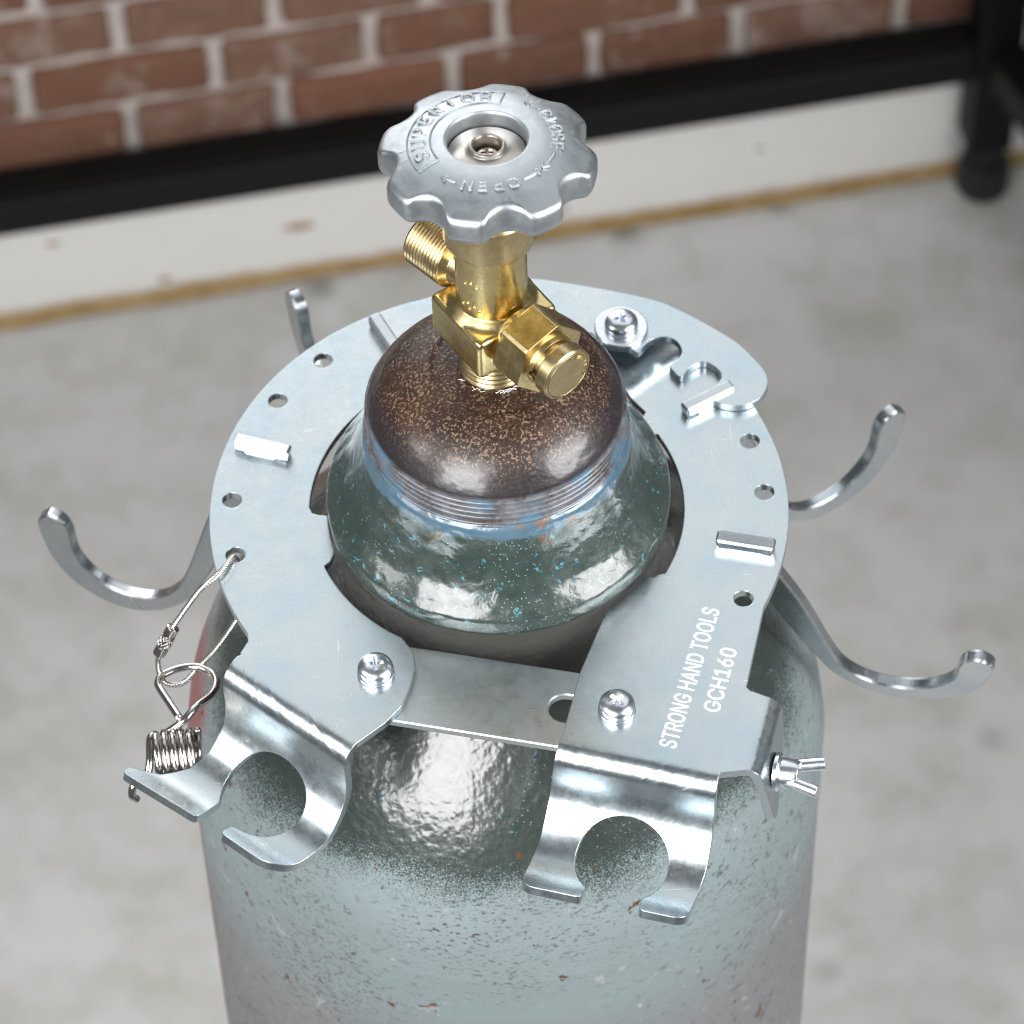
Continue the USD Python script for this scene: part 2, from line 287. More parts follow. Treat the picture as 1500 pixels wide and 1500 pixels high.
def collar_paint():
    N = {**GEO, 'x': ('separate_xyz', {}), 'ng': noise(40, 5), 'gr': ('mix_color', {'a': (.017, .032, .027), 'b': (.033, .048, .041)}), 'gm': mp(.3, .7, 0, 1),
         'v': ('voronoi_texture', {'scale': 700.0}), 'vd': mp(.08, .19, 1, 0), 'nv': noise(70, 3), 'mv': mp(.44, .58, 0, 1), 'vx': ('math', {'math_type': 'multiply'}), 'gr2': ('mix_color', {'b': (.25, .45, .40)}),
         'nc': noise(300, 5, .68, .5), 'mc': mp(.615, .65, 0, 1), 'gr3': ('mix_color', {'b': (.07, .20, .26)}),
         'zt': mp(.0405, .0422, 0, 1), 'zn': ('math', {'math_type': 'multiply_add', 'value2': .0055}), 'cb': noise(110, 4), 'blue': ('mix_color', {'a': (.030, .090, .155), 'b': (.10, .15, .175)}), 'bl': ('mix_color', {}),
         'nr': noise(60, 5, .7), 'mr': mp(.56, .60, 0, .8), 'rz': mp(.030, .042, 0, 1), 'rm': ('math', {'math_type': 'multiply'}), 'rust': ('mix_color', {'b': (.17, .085, .03)}),
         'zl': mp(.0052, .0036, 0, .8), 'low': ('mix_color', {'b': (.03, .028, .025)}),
         'nb1': noise(110, 3, .5, .4), 'nb2': noise(420, 3), 'nb3': noise(200, 2, .5, 1.5), 'ba': ('math', {'math_type': 'multiply_add', 'value2': .2}), 'bb': ('math', {'math_type': 'multiply_add', 'value2': .4}),
         'b': ('bump', {'distance': .00028}), 'rn': noise(200, 3), 'r': mp(.3, .7, .22, .48),
         'p': ('principled_bsdf', {'coat_weight': .9, 'coat_roughness': .15})}
    L = [('g.position', k + '.vector') for k in ('x', 'ng', 'v', 'nv', 'nc', 'cb', 'nr', 'nb1', 'nb2', 'nb3', 'rn')] + [
        ('ng.fac', 'gm.value'), ('gm.result', 'gr.fac'), ('v.distance', 'vd.value'), ('nv.fac', 'mv.value'), ('vd.result', 'vx.value1'), ('mv.result', 'vx.value2'), ('gr.result', 'gr2.a'), ('vx.value', 'gr2.fac'),
        ('nc.fac', 'mc.value'), ('gr2.result', 'gr3.a'), ('mc.result', 'gr3.fac'),
        ('nr.fac', 'zn.value1'), ('x.z', 'zn.value3'), ('zn.value', 'zt.value'), ('cb.fac', 'blue.fac'), ('gr3.result', 'bl.a'), ('blue.result', 'bl.b'), ('zt.result', 'bl.fac'),
        ('nr.fac', 'mr.value'), ('x.z', 'rz.value'), ('mr.result', 'rm.value1'), ('rz.result', 'rm.value2'), ('bl.result', 'rust.a'), ('rm.value', 'rust.fac'),
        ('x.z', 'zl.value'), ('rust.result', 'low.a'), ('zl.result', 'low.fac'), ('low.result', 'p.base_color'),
        ('nb2.fac', 'ba.value1'), ('nb1.fac', 'ba.value3'), ('nb3.fac', 'bb.value1'), ('ba.value', 'bb.value3'), ('bb.value', 'b.height'), ('b.normal', 'p.normal'), ('b.normal', 'p.coat_normal'), ('rn.fac', 'r.value'), ('r.result', 'p.roughness')]
    material('collar_paint', N, L)
collar_paint()

# brown lacquered rust of the neck dome; the threads carry blue and bare-steel traces
def dome_rust():
    N = {**GEO, 'x': ('separate_xyz', {}), 'n': noise(55, 6, .65), 'c': ('mix_color', {'a': (.011, .006, .005), 'b': (.045, .019, .011)}), 'm': mp(.35, .65, 0, 1),
         'v': ('noise_texture', {'scale': 1050.0, 'detail': 2, 'roughness': .6}), 'vd': mp(.52, .60, 0, 1), 'nv': noise(190, 4, .7), 'mv': mp(.36, .56, 0, 1), 'zf': mp(.056, .066, .12, 1), 'vx': ('math', {'math_type': 'multiply'}), 'vy': ('math', {'math_type': 'multiply'}), 'cz': mp(.0675, .0630, .04, 1.0), 'dk': mp(.0660, .0600, 0, .75), 'cd': ('mix_color', {'b': (.012, .0095, .011)}), 'c2': ('mix_color', {'b': (.20, .13, .08)}),
         'nd': noise(900, 2, .6), 'md': mp(.58, .66, 0, .8), 'c3': ('mix_color', {'b': (.015, .010, .009)}),
         'nbl': noise(260, 3, .6), 'mbl': mp(.60, .66, 0, .85), 'zb': mp(.064, .054, 0, 1), 'bx': ('math', {'math_type': 'multiply'}), 'c4': ('mix_color', {'b': (.05, .12, .26)}),
         'zt': mp(.0568, .0552, 0, 1), 'nt': noise(150, 5, .7), 'thr': ('mix_color', {'a': (.145, .155, .165), 'b': (.06, .045, .035)}), 'mt': mp(.40, .60, 0, 1), 'nt2': noise(75, 4, .6), 'mt2': mp(.52, .62, 0, .8), 'thr2': ('mix_color', {'b': (.09, .19, .25)}), 'mt3': mp(.36, .30, 0, .8), 'thr3': ('mix_color', {'b': (.22, .10, .03)}), 'ct': ('mix_color', {}),
         'nb1': noise(700, 3, .6), 'b': ('bump', {'distance': .00022}), 'r': ('mix_float', {'a': .48, 'b': .36}),
         'p': ('principled_bsdf', {'coat_roughness': .20, 'coat_tint': (.93, .94, 1.0), 'specular_ior_level': .4})}
    L = [('g.position', k + '.vector') for k in ('x', 'n', 'v', 'nv', 'nd', 'nbl', 'nt', 'nt2', 'nb1')] + [
        ('n.fac', 'm.value'), ('m.result', 'c.fac'), ('v.fac', 'vd.value'), ('nv.fac', 'mv.value'), ('x.z', 'zf.value'), ('vd.result', 'vx.value1'), ('mv.result', 'vx.value2'), ('vx.value', 'vy.value1'), ('zf.result', 'vy.value2'),
        ('c.result', 'c2.a'), ('vy.value', 'c2.fac'), ('nd.fac', 'md.value'), ('c2.result', 'c3.a'), ('md.result', 'c3.fac'),
        ('nbl.fac', 'mbl.value'), ('x.z', 'zb.value'), ('mbl.result', 'bx.value1'), ('zb.result', 'bx.value2'), ('c3.result', 'c4.a'), ('bx.value', 'c4.fac'),
        ('x.z', 'zt.value'), ('nt.fac', 'mt.value'), ('mt.result', 'thr.fac'), ('nt2.fac', 'mt2.value'), ('thr.result', 'thr2.a'), ('mt2.result', 'thr2.fac'), ('nt2.fac', 'mt3.value'), ('thr2.result', 'thr3.a'), ('mt3.result', 'thr3.fac'),
        ('c4.result', 'cd.a'), ('x.z', 'dk.value'), ('dk.result', 'cd.fac'), ('cd.result', 'ct.a'), ('thr3.result', 'ct.b'), ('zt.result', 'ct.fac'), ('ct.result', 'p.base_color'), ('nb1.fac', 'b.height'), ('b.normal', 'p.normal'), ('zt.result', 'r.fac'), ('r.result', 'p.roughness'), ('x.z', 'cz.value'), ('cz.result', 'p.coat_weight')]
    material('dome_rust', N, L)
dome_rust()

# ------------------------------------------------------------------ the setting: floor, wall, skirting, black frame
fl = trimesh.creation.box([7, 5.2, .1]); fl.apply_translation((0, .6, -H - .05))
tag(part('/World', 'floor', fl, 'concrete', False), 'grey concrete floor', None, None, 'structure')

ang = math.radians(10.18)
W = np.array([math.cos(ang), math.sin(ang), 0]); NW = np.array([-W[1], W[0], 0]); P0 = np.array([0, 1.2767, -H])
def wall_frame(mesh):
    """local x along the wall, y into the wall, z up from the floor"""
    T = np.eye(4); T[:3, 0], T[:3, 1], T[:3, 2] = W, NW, (0, 0, 1)
    m = mesh.copy(); m.apply_transform(T); return m
def box_at(x0, x1, y0, y1, z0, z1, r=.002):
    return tm(rbox(x1 - x0, y1 - y0, z1 - z0, r).translate([(x0 + x1) / 2, (y0 + y1) / 2, (z0 + z1) / 2]))

wall = thing('brick_wall', 'red brick wall with pale mortar joints behind the black beam', 'wall', P0)
back = trimesh.creation.box([2.6, .08, .75]); back.apply_translation((0, .047, .375))
bv = back.subdivide_to_size(.05)
part(wall, 'mortar', wall_frame(back), 'mortar', False)
rng = np.random.default_rng(5)
rows = {0: [-.278, -.163, -.031, .079, .192, .321], 1: [-.354, -.211, -.093, .007, .152], 2: [-.279, -.163], 3: [-.337]}
for k in range(10):
    z0 = .150 + (k - 0) * .0520 if k else .150
    js = list(rows.get(k, [-.30 + .06 * (k % 2)]))
    while js[0] > -.95: js.insert(0, js[0] - rng.uniform(.105, .132))
    while js[-1] < 1.0: js.append(js[-1] + rng.uniform(.105, .132))
    for a, b in zip(js[:-1], js[1:]):
        m = rbox(b - a - .012, .05, .0425, .004, 8).refine_to_length(.012)
        t = tm(m); v = t.vertices
        off = rng.uniform(0, 50, 3)
        v += (meshkit.fbm(v * 45 + off, 3)[:, None] - .5) * .0055 * np.array([1, .5, 1]) + (meshkit.noise(v * 16 + off)[:, None] - .5) * .003
        t = trimesh.Trimesh(v, t.faces, process=False)
        t.apply_translation(((a + b) / 2, .0238 + rng.uniform(-.0012, .0008), z0 + .0345 - .005 + rng.uniform(-.0008, .0008)))
        part(wall, 'brick', wall_frame(t), 'brick_clay_' + 'abcd'[rng.integers(0, 4)], 50)

sk = thing('skirting_board', 'white painted skirting board with rust spots at the foot of the brick wall', 'skirting board', P0)
part(sk, 'board', wall_frame(box_at(-1.3, 1.0, -.012, .006, .006, .135, .002)), 'skirting_paint')
n = 130; xs = np.linspace(-1.3, 1.0, n)
cp = np.stack([xs, -.013 - .0015 * meshkit.noise(np.c_[xs * 40, xs * 0, xs * 0]), .0035 + .003 * meshkit.noise(np.c_[xs * 25, xs * 0 + 3, xs * 0])], 1)
part(sk, 'sealant_line', wall_frame(tube(cp, .0055 + .0015 * meshkit.noise(np.c_[xs * 60, xs * 0, xs * 0 + 7]), 8)), 'caulk', 40, 'brown rusty sealant line along the floor')

flat('rust', (.30, .17, .07), .8, .0002, 300, 0, .2, (.45, .30, .16), 90)
for sx, sz, w_, h_ in ((-.160, .058, .012, .0042), (-.352, .083, .006, .0022), (.05, .030, .004, .003), (.21, .062, .003, .002), (-.27, .022, .006, .003)):
    blob = affinity.scale(Point(0, 0).buffer(1, 24), w_, h_)
    q = np.array(blob.exterior.coords)[:-1]; q *= (1 + .35 * (meshkit.fbm(np.c_[q / .004, np.full(len(q), sx * 90)], 3) - .5))[:, None] * 1.0
    t = tm(m3.Manifold.extrude(polys(Polygon(q).buffer(0)), .0004)); t.apply_transform(trimesh.transformations.rotation_matrix(PI / 2, (1, 0, 0))); t.apply_translation((sx, -.0119, sz))
    part(sk, 'rust_spot', wall_frame(t), 'rust', False)

fr = thing('metal_frame', 'black steel frame with a square leg and round foot in front of the brick wall', 'metal frame', P0)
part(fr, 'rear_beam', wall_frame(box_at(-1.35, .371, -.046, -.012, .134, .168, .003)), 'black_steel')
part(fr, 'rear_flange', wall_frame(box_at(-1.35, .371, -.040, -.011, .166, .171, .001)), 'black_steel')
part(fr, 'leg', wall_frame(box_at(.371, .407, -.050, -.014, .055, .80, .003)), 'black_steel')
part(fr, 'foot', wall_frame(revolve([(0, .056), (.012, .056), (.012, .034), (.0195, .031), (.0215, .022), (.0215, .004), (.0195, 0), (0, 0)], 40).apply_translation((.391, -.033, .0005))), 'black_plastic')
a2 = math.radians(-68) - ang
sb = box_at(0, .62, -.017, .017, .134, .168, .003)
sb.apply_transform(trimesh.transformations.rotation_matrix(a2, (0, 0, 1))); sb.apply_translation((.396, -.048, 0))
part(fr, 'side_beam', wall_frame(sb), 'black_steel')
pn = box_at(.012, .60, .006, .016, .168, .80, .002)
pn.apply_transform(trimesh.transformations.rotation_matrix(a2, (0, 0, 1))); pn.apply_translation((.396, -.048, 0))
part(fr, 'side_panel', wall_frame(pn), 'black_panel')

# ------------------------------------------------------------------ the gas cylinder
cyl = thing('gas_cylinder', 'worn gas cylinder with green shoulder, silver body, rusty neck dome and brass valve', 'gas cylinder')
prof = [(.0545, .0065), (.0540, 0), (.0546, -.010), (.0568, -.018), (.0605, -.0265), (.0675, -.0345), (.0780, -.0440), (.0888, -.0560), (.0985, -.0700), (.1065, -.0850), (.1122, -.1010), (.1150, -.1180), (.1150, -.30), (.1150, -1.20), (.112, -H)]
pp = spline([(r, z, 0) for r, z in prof[:12]], 14)[:, :2].tolist()
pp += [(.115, z) for z in np.linspace(-.122, -.40, 60)] + [(.115, -1.20), (.112, -H + .0005)]
body = revolve(pp, 420)
v = np.array(body.vertices); rho = np.hypot(v[:, 0], v[:, 1])
amp = np.where(v[:, 2] > -.09, .00014, .00014)
dn = (meshkit.fbm(v * 70, 3) - .5) * 2 * amp
v[:, :2] *= (1 + dn / rho)[:, None]
part(cyl, 'body', trimesh.Trimesh(v, body.faces, process=False), 'cylinder_paint', True)

cpf = spline([(.0428, .0440, 0), (.0440, .0425, 0), (.0446, .0400, 0), (.0451, .0370, 0), (.0458, .0330, 0), (.0469, .0286, 0), (.0486, .0240, 0), (.0510, .0194, 0), (.0538, .0158, 0), (.0561, .0131, 0), (.0572, .0116, 0), (.0577, .0098, 0), (.0578, .0066, 0), (.0572, .0048, 0), (.0556, .0035, 0), (.0538, .0030, 0)], 8)[:, :2]
col = revolve(cpf, 300); v = np.array(col.vertices); rho = np.hypot(v[:, 0], v[:, 1])
v += (v * [1, 1, 0] / rho[:, None] + [0, 0, .4]) * ((meshkit.fbm(v * 110, 3) - .5) * .0008 + (meshkit.fbm(v * 300, 3, 4) - .5) * .00025)[:, None]
part(cyl, 'neck_collar', trimesh.Trimesh(v, col.faces, process=False), 'collar_paint', True)

dp = [(.0, .0738), (.010, .0738), (.0135, .0736), (.0180, .0731), (.0195, .0728), (.0215, .0731), (.0245, .0723), (.0280, .0710), (.0315, .0690), (.0347, .0664), (.0375, .0633), (.0399, .0599), (.0413, .0576), (.0420, .0560)]
dp = spline([(r, z, 0) for r, z in dp], 8)[:, :2].tolist()
zt = np.linspace(.0558, .0438, 130)
dp += [(.0428 - .0015 * (.5 + .5 * math.cos((z - .0438) / .0024 * 2 * PI)) ** 1.5 + .0006 * smoothstep((.0480 - z) / .004), z) for z in zt] + [(.0432, .0436), (.0432, .0400)]
dm = revolve(dp, 300); v = np.array(dm.vertices)
v[:, 2] += np.where(v[:, 2] > .0570, (meshkit.fbm(v * 500, 2) - .5) * .00025, 0)
part(cyl, 'neck_dome', trimesh.Trimesh(v, dm.faces, process=False), 'dome_rust', 40)

# brass valve: block, round body, bonnet, outlet, burst plug
def blk(z0, z1, wx=.0300, wy=.0276, r=.0016):
    return rbox(wx, wy, z1 - z0, r, 16).rotate([0, 0, 33.5 - 0]).translate([.0004, -.0004, (z0 + z1) / 2])
def cyl_m(r, z0, z1, n=64, r2=None):
    return m3.Manifold.cylinder(z1 - z0, r, r if r2 is None else r2, n).translate([0, 0, z0])
valve_body = blk(.0890, .1055) + cyl_m(.0114, .10, .138) + cyl_m(.0150, .1050, .1078, 64, .0116)
valve_body = m3.Manifold.batch_boolean([valve_body,
    m3.Manifold.cylinder(.026, .0065, .0085, 6).rotate([0, 0, 0]).translate([0, -.0008, .1035]).rotate([0, 0, 0])], m3.OpType.Add)
sm = tm(valve_body.refine_to_length(.0010))
trimesh.smoothing.filter_taubin(sm, iterations=14)
val = part(cyl, 'valve_body', sm, 'brass', 42)
def threads(r, z0, z1, pitch, depth=.0006, rin=0):
    z = np.arange(z1, z0, -pitch / 8); ph = ((z1 - z) / pitch) % 1
    pr = [(rin, z1)] if rin == 0 else []
    pr += [(r - depth * 1.2, z1)] + [(r - depth * abs(2 * p - 1), zz - .0002) for p, zz in zip(ph, z)] + [(r - depth, z0)]
    return pr
part(val, 'base_thread', revolve(threads(.0116, .0700, .0895, .0022, .0007), 72), 'brass_turned', 35)
rt = np.random.default_rng(11); tp = []
for k in range(16):
    a = rt.choice([-2.1, -1.75, -1.0, -2.5, -1.35]) + rt.normal(0, .10); r0 = .0118
    p0 = np.array([r0 * math.cos(a), r0 * math.sin(a), .0741]); t_ = np.array([-math.sin(a), math.cos(a), 0]); q_ = np.array([math.cos(a), math.sin(a), .1])
    L_ = rt.uniform(.0010, .0034) * rt.choice([-1, 1])
    tp.append(tube([p0, p0 + t_ * L_ * .5 + q_ * rt.uniform(0, .0012) + [0, 0, rt.uniform(0, .0006)], p0 + t_ * L_ + q_ * rt.uniform(.0003, .0016)], .00009, 5))
part(val, 'sealing_tape', cat(*tp), 'white_print', True)
part(cyl, 'bonnet_nut', revolve([(0, .1510), (.0085, .1510), (.0138, .1507), (.0147, .1497), (.0147, .1370), (.0143, .1360), (.0118, .1352), (0, .1352)], 72), 'brass_turned', 35)
hx = m3.Manifold.cylinder(.0060, .0086, .0086, 6).translate([0, 0, .1508]) 
part(cyl, 'packing_nut', tm(hx), 'brass', 20)
part(cyl, 'stem', revolve([(0, .1672), (.0045, .1672), (.0045, .148), (0, .148)], 32), 'brass_turned', 30)

oa = math.radians(134); od = (math.cos(oa), math.sin(oa), 0); oo = np.array([0, 0, .1125])
op = [(0, .0300), (.0068, .0300), (.0068, .0305), (.0088, .0305)] + [(r, z) for r, z in threads(.0101, .0148, .0300, .0013, .00045, 1)] + [(.0086, .0140), (.0075, .0128), (.0073, .004)]
part(val, 'outlet', frame_to(revolve(op, 72), oo, od), 'brass_turned', 35)

ba = math.radians(-51); bd = (math.cos(ba), math.sin(ba), 0); bo = np.array([.0080, -.0094, .1000])
neck = m3.Manifold.cylinder(.004, .0100, .0100, 48)
nut = m3.Manifold.cylinder(.0120, .0137, .0137, 6).rotate([0, 0, 12]).translate([0, 0, .003])
cone = m3.Manifold.cylinder(.0260, .0250, .0080, 72).translate([0, 0, -.0012]) ^ m3.Manifold.cylinder(.04, .0133, .0133, 72)
nut = nut ^ cone
part(val, 'burst_plug', frame_to(tm(neck + nut), bo, bd), 'brass', 20)
cap = m3.Manifold.cylinder(.0030, .0092, .0088, 64).translate([0, 0, .0160]) + m3.Manifold.cylinder(.0050, .0074, .0074, 64).translate([0, 0, .0165]) + \
      m3.Manifold.cylinder(.0006, .0087, .0094, 64).translate([0, 0, .0208]) + m3.Manifold.cylinder(.0042, .0094, .0094, 64).translate([0, 0, .0214]) + m3.Manifold.cylinder(.0006, .0094, .0088, 64).translate([0, 0, .0256])
cap -= (m3.Manifold.cylinder(.002, .0084, .0084, 64) - m3.Manifold.cylinder(.002, .0080, .0080, 64)).translate([0, 0, .0259])
hole = m3.Manifold.cylinder(.012, .0015, .0015, 24).rotate([0, -90, 0]).rotate([0, 0, -8]).translate([-.004, 0, .0192])
cap -= hole
cpart = part(val, 'plug_cap', frame_to(tm(cap), bo - .0022 * np.array(bd), bd), 'brass_turned', 25)
part(val, 'plug_hole', frame_to(revolve([(0, .0001), (.0014, .0001), (.0014, 0), (0, 0)], 20).apply_transform(trimesh.transformations.rotation_matrix(-PI / 2, (0, 1, 0))).apply_translation((-.0068, .0005, .0192)), bo - .0022 * np.array(bd), bd), 'brass_dark', 30)

def arc_text(text, radius, start, step, height, depth, zf, bold=True, inward=False):
    """letters set clockwise along an arc, their tops outward; zf(r) gives the surface height"""
    out = []
    for i, ch in enumerate(text):
        if ch == ' ': continue
        a = math.radians(start - i * step)
        t = meshkit.text_mesh(ch, height, depth, bold) if ch != 'I' else trimesh.creation.box([height * .2, height, depth]).apply_translation((0, height / 2, depth / 2))
        t.apply_translation((-(t.bounds[0][0] + t.bounds[1][0]) / 2, -height / 2, 0))
        t.apply_transform(trimesh.transformations.rotation_matrix(a - PI / 2, (0, 0, 1)))
        t.apply_translation((radius * math.cos(a), radius * math.sin(a), zf(radius)))
        out.append(t)
    return cat(*out)
lt = cat(arc_text('SAFETY', .0070, 75, 22, .0014, .0002, lambda r: .0263), arc_text('DISC', .0070, 250, 22, .0014, .0002, lambda r: .0263))
lt = arc_text('IIIIIIII', .0070, 80, 16, .0012, .0002, lambda r: .0263)
lt = arc_text('III', .0070, -135, 14, .0012, .0002, lambda r: .0263) if False else lt
part(val, 'plug_stamp', frame_to(lt, bo - .0022 * np.array(bd), bd), 'brass', 20)
# cast mark on the round body
bm = []
rg = np.random.default_rng(3)
for dx, dz in ((-.2, .1232), (-.26, .1222), (-.14, .1222), (-.24, .1135), (-.17, .1128), (-.30, .1120), (-.22, .1112), (-.12, .1118), (-.06, .1106)):
    a = math.radians(-90) + dx * 3.0
    s = trimesh.creation.icosphere(2, .00062); s.apply_translation((.0114 * math.cos(a), .0114 * math.sin(a), dz)); bm.append(s)
part(val, 'cast_mark', cat(*bm), 'brass', True)

# handwheel
NA, = (720,)
th = np.arange(NA) / NA * 2 * PI
_ol = Point(0, 0).buffer(.0334, 90)
for k in range(8):
    _a = math.radians(10 + 45 * k); _ol = _ol.difference(Point(.0368 * math.cos(_a), .0368 * math.sin(_a)).buffer(.0082, 48))
_ol = rounded(_ol, .0030)
_q = np.array(_ol.exterior.coords); _qa = np.arctan2(_q[:, 1], _q[:, 0]) % (2 * PI); _o = np.argsort(_qa)
R = np.interp(th, _qa[_o], np.hypot(_q[:, 0], _q[:, 1])[_o], period=2 * PI)
zf = lambda r: .1778 - .00225 * np.clip((r - .016) / .016, 0, 2) ** 1.6 * 2.2
def wheel_profile(R):
    z0 = zf(R * .93)
    return [(.0123, .1700), (.0123, .1772), (.0129, .1780), (.0160, .1778), (.0185, zf(.0185)), (.0215, zf(.0215)), (.0245, zf(.0245)), (.0265 if R > .029 else R - .0030, zf(min(.0265, R - .0030))), (R - .0022, zf(R - .0022)), (R - .0010, zf(R - .0022) - .0004), (R - .0003, zf(R - .0022) - .0013),
            (R, zf(R - .0022) - .0026), (R, .1668), (R - .0003, .1652), (R - .0010, .1640), (R - .0022, .1634), (.0240, .1640), (.0150, .1660), (.0123, .1660)]
prs = np.array([wheel_profile(x) for x in R])                       # NA, K, 2
K = prs.shape[1]
v = np.stack([prs[..., 0] * np.cos(th)[:, None], prs[..., 0] * np.sin(th)[:, None], prs[..., 1]], -1).reshape(-1, 3)
fs = []
for j in range(K):
    j2 = (j + 1) % K; i = np.arange(NA); i2 = (i + 1) % NA
    A, B, C, D = i * K + j, i2 * K + j, i2 * K + j2, i * K + j2
    fs += [np.stack([A, D, C], 1), np.stack([A, C, B], 1)]
wm = trimesh.Trimesh(v, np.vstack(fs), process=False)
def tilted(m):
    m = m.copy(); m.apply_transform(trimesh.transformations.rotation_matrix(math.radians(-6.5), (1, 0, 0), (0, 0, .1772))); return m
wheel = part(cyl, 'handwheel', tilted(wm), 'cast_zinc', 55)
LR = .0208
part(wheel, 'lettering', tilted(arc_text('SUPERIOR', LR, 199, 15.6, .0046, .0007, lambda r: zf(r) - .0002)), 'cast_zinc', 25, 'raised word SUPERIOR')
part(wheel, 'lettering', tilted(arc_text('CLOSE', LR + .0006, 33, 10.5, .0040, .0006, lambda r: zf(r) - .0002)), 'cast_zinc', 25, 'raised word CLOSE')
part(wheel, 'lettering', tilted(arc_text('OPEN', LR + .0006, -69, 12.5, .0040, .0006, lambda r: zf(r) - .0002)), 'cast_zinc', 25, 'raised word OPEN')
def arc_strip(r, a0, a1, w=.0003):
    return tube([(r * math.cos(a), r * math.sin(a), zf(r) + .0001) for a in np.radians(np.linspace(a0, a1, 24))], w, 8)
fr_ = [arc_strip(.0242, 212, 76), arc_strip(.0172, 212, 76)]
for e in (212, 76):
    a = math.radians(e); fr_.append(tube([(r * math.cos(a), r * math.sin(a), zf(r) + .0001) for r in np.linspace(.0172, .0242, 6)], .0003, 8))
part(wheel, 'letter_border', tilted(cat(*fr_)), 'cast_zinc', 40)
for a0, a1, tip in ((56, 40, 0), (-19, -40, 1), (-42, -60, 0), (-117, -130, 1)):
    st = arc_strip(LR + .0006, a0, a1, .00042); e = math.radians(a1 if tip else a0); s = 5 if tip else -5
    c0 = np.array([(LR + .0006) * math.cos(e), (LR + .0006) * math.sin(e)])
    bar = [tube([(*c0, zf(LR) + .0002), ((LR + .0006 + dr) * math.cos(e + math.radians(s)), (LR + .0006 + dr) * math.sin(e + math.radians(s)), zf(LR) + .0002)], .0004, 6) for dr in (-.0012, .0012)]
    part(wheel, 'arrow', tilted(cat(st, *bar)), 'cast_zinc', 40)
part(wheel, 'centre_washer', tilted(revolve([(.0044, .1700), (.0044, .1752), (.0050, .1757), (.0056, .1754), (.0060, .1745), (.0075, .1736), (.0112, .1731), (.0119, .1727), (.0120, .1715), (.0120, .168), (.0044, .168)], 72)), 'washer_nickel', 35)
hd = revolve([(0, .1725), (.0020, .1724), (.0033, .1716), (.0037, .1705), (.0037, .1690), (0, .1690)], 40)
hd = man(hd) - m3.Manifold.cube([.0040, .0009, .003], True).translate([0, 0, .1727]) - m3.Manifold.cube([.0009, .0040, .003], True).translate([0, 0, .1727])
part(wheel, 'centre_screw', tilted(tm(hd)), 'washer_nickel', 30)

# ------------------------------------------------------------------ the hanger bracket clamped round the neck
br = thing('cylinder_bracket', 'zinc plated steel ring bracket with hooks, clamped round the neck of the gas cylinder', 'bracket')
RO = .0977
PR = np.array([.0181, -.0966]); wR = np.array([.9608, -.2775]); dR = np.array([-.2775, -.9608])
PL = np.array([-.0889, -.0614]); wL = np.array([.7679, -.6406]); dL = np.array([-.6406, -.7679])
PF = np.array([.0850, -.0816]); wF = np.array([-.2680, -.9634]); dF = np.array([.9634, -.2680])
def flat_pts(P, w, d, us):
    return [tuple(P + u * w + s * d) for u, s in us]
def leg_curve(s, R1=.0065, A=math.radians(80), L2=.0062, R2=.0218, B=math.radians(23)):
    """distance along the sheet -> angle below level, outward run, drop"""
    S = np.linspace(0, .07, 1401)
    an = np.where(S < R1 * A, S / R1, np.where(S < R1 * A + L2, A, np.maximum(A - (S - R1 * A - L2) / R2, -B)))
    an = np.where(S <= 0, 0, an)
    mid = (an[1:] + an[:-1]) / 2; ds = S[1] - S[0]
    o = np.r_[0, np.cumsum(np.cos(mid) * ds)]; z = np.r_[0, -np.cumsum(np.sin(mid) * ds)]
    return np.interp(s, S, an), np.interp(s, S, o), np.interp(s, S, z)
def flap_curve(s, R1=.0055, A=math.radians(77)):
    S = np.linspace(0, .06, 1201); an = np.minimum(S / R1, A); mid = (an[1:] + an[:-1]) / 2; ds = S[1] - S[0]
    return np.interp(s, S, an), np.interp(s, S, np.r_[0, np.cumsum(np.cos(mid) * ds)]), np.interp(s, S, np.r_[0, -np.cumsum(np.sin(mid) * ds)])
def fold(v, P, w, d, curve, mask):
    rel = v[:, :2] - P; s = rel @ d; u = rel @ w
    m = mask(u, s, v) & (s > 0)
    an, o, z = curve(np.clip(s, 0, None))
    dep = v[:, 2]                                            # measured from the sheet's top face
    out = o + np.sin(an) * dep; zz = z + np.cos(an) * dep
    q = v.copy()
    xy = P + u[:, None] * w + out[:, None] * d
    q[m, :2] = xy[m]; q[m, 2] = zz[m]
    return q

legR = Polygon(flat_pts(PR, wR, dR, [(0, -.004), (-.0012, .014), (-.002, .038), (-.0045, .0570), (.0510, .0570), (.053, .036), (.0525, .012), (.0522, -.004)]))
legR = legR.buffer(-.0045, 32).buffer(.0045, 32).union(legR.intersection(Polygon(flat_pts(PR, wR, dR, [(-.02, -.01), (.08, -.01), (.08, .03), (-.02, .03)]))))
legR = legR.difference(Point(*(PR + .0258 * wR + .0392 * dR)).buffer(.0152, 48)).difference(Polygon(flat_pts(PR, wR, dR, [(.0170, .050), (.0350, .050), (.0362, .065), (.0158, .065)])))
legR = rounded(legR, .0018)
legL = Polygon(flat_pts(PL, wL, dL, [(.0, -.004), (.0015, .0095), (.0043, .024), (.0042, .035), (.002, .0435), (-.0035, .0515), (-.0125, .0565), (-.0125, .0605), (.0225, .0580), (.0470, .0580), (.0545, .052), (.0570, .038), (.0560, .022), (.0535, .010), (.0535, -.004)]))
legL = unary_union([legL.buffer(-.0115, 48).buffer(.0115, 48), legL.intersection(Polygon(flat_pts(PL, wL, dL, [(-.03, -.01), (.016, -.01), (.016, .08), (-.03, .08)]))), legL.intersection(Polygon(flat_pts(PL, wL, dL, [(-.03, -.01), (.08, -.01), (.08, .016), (-.03, .016)])))])
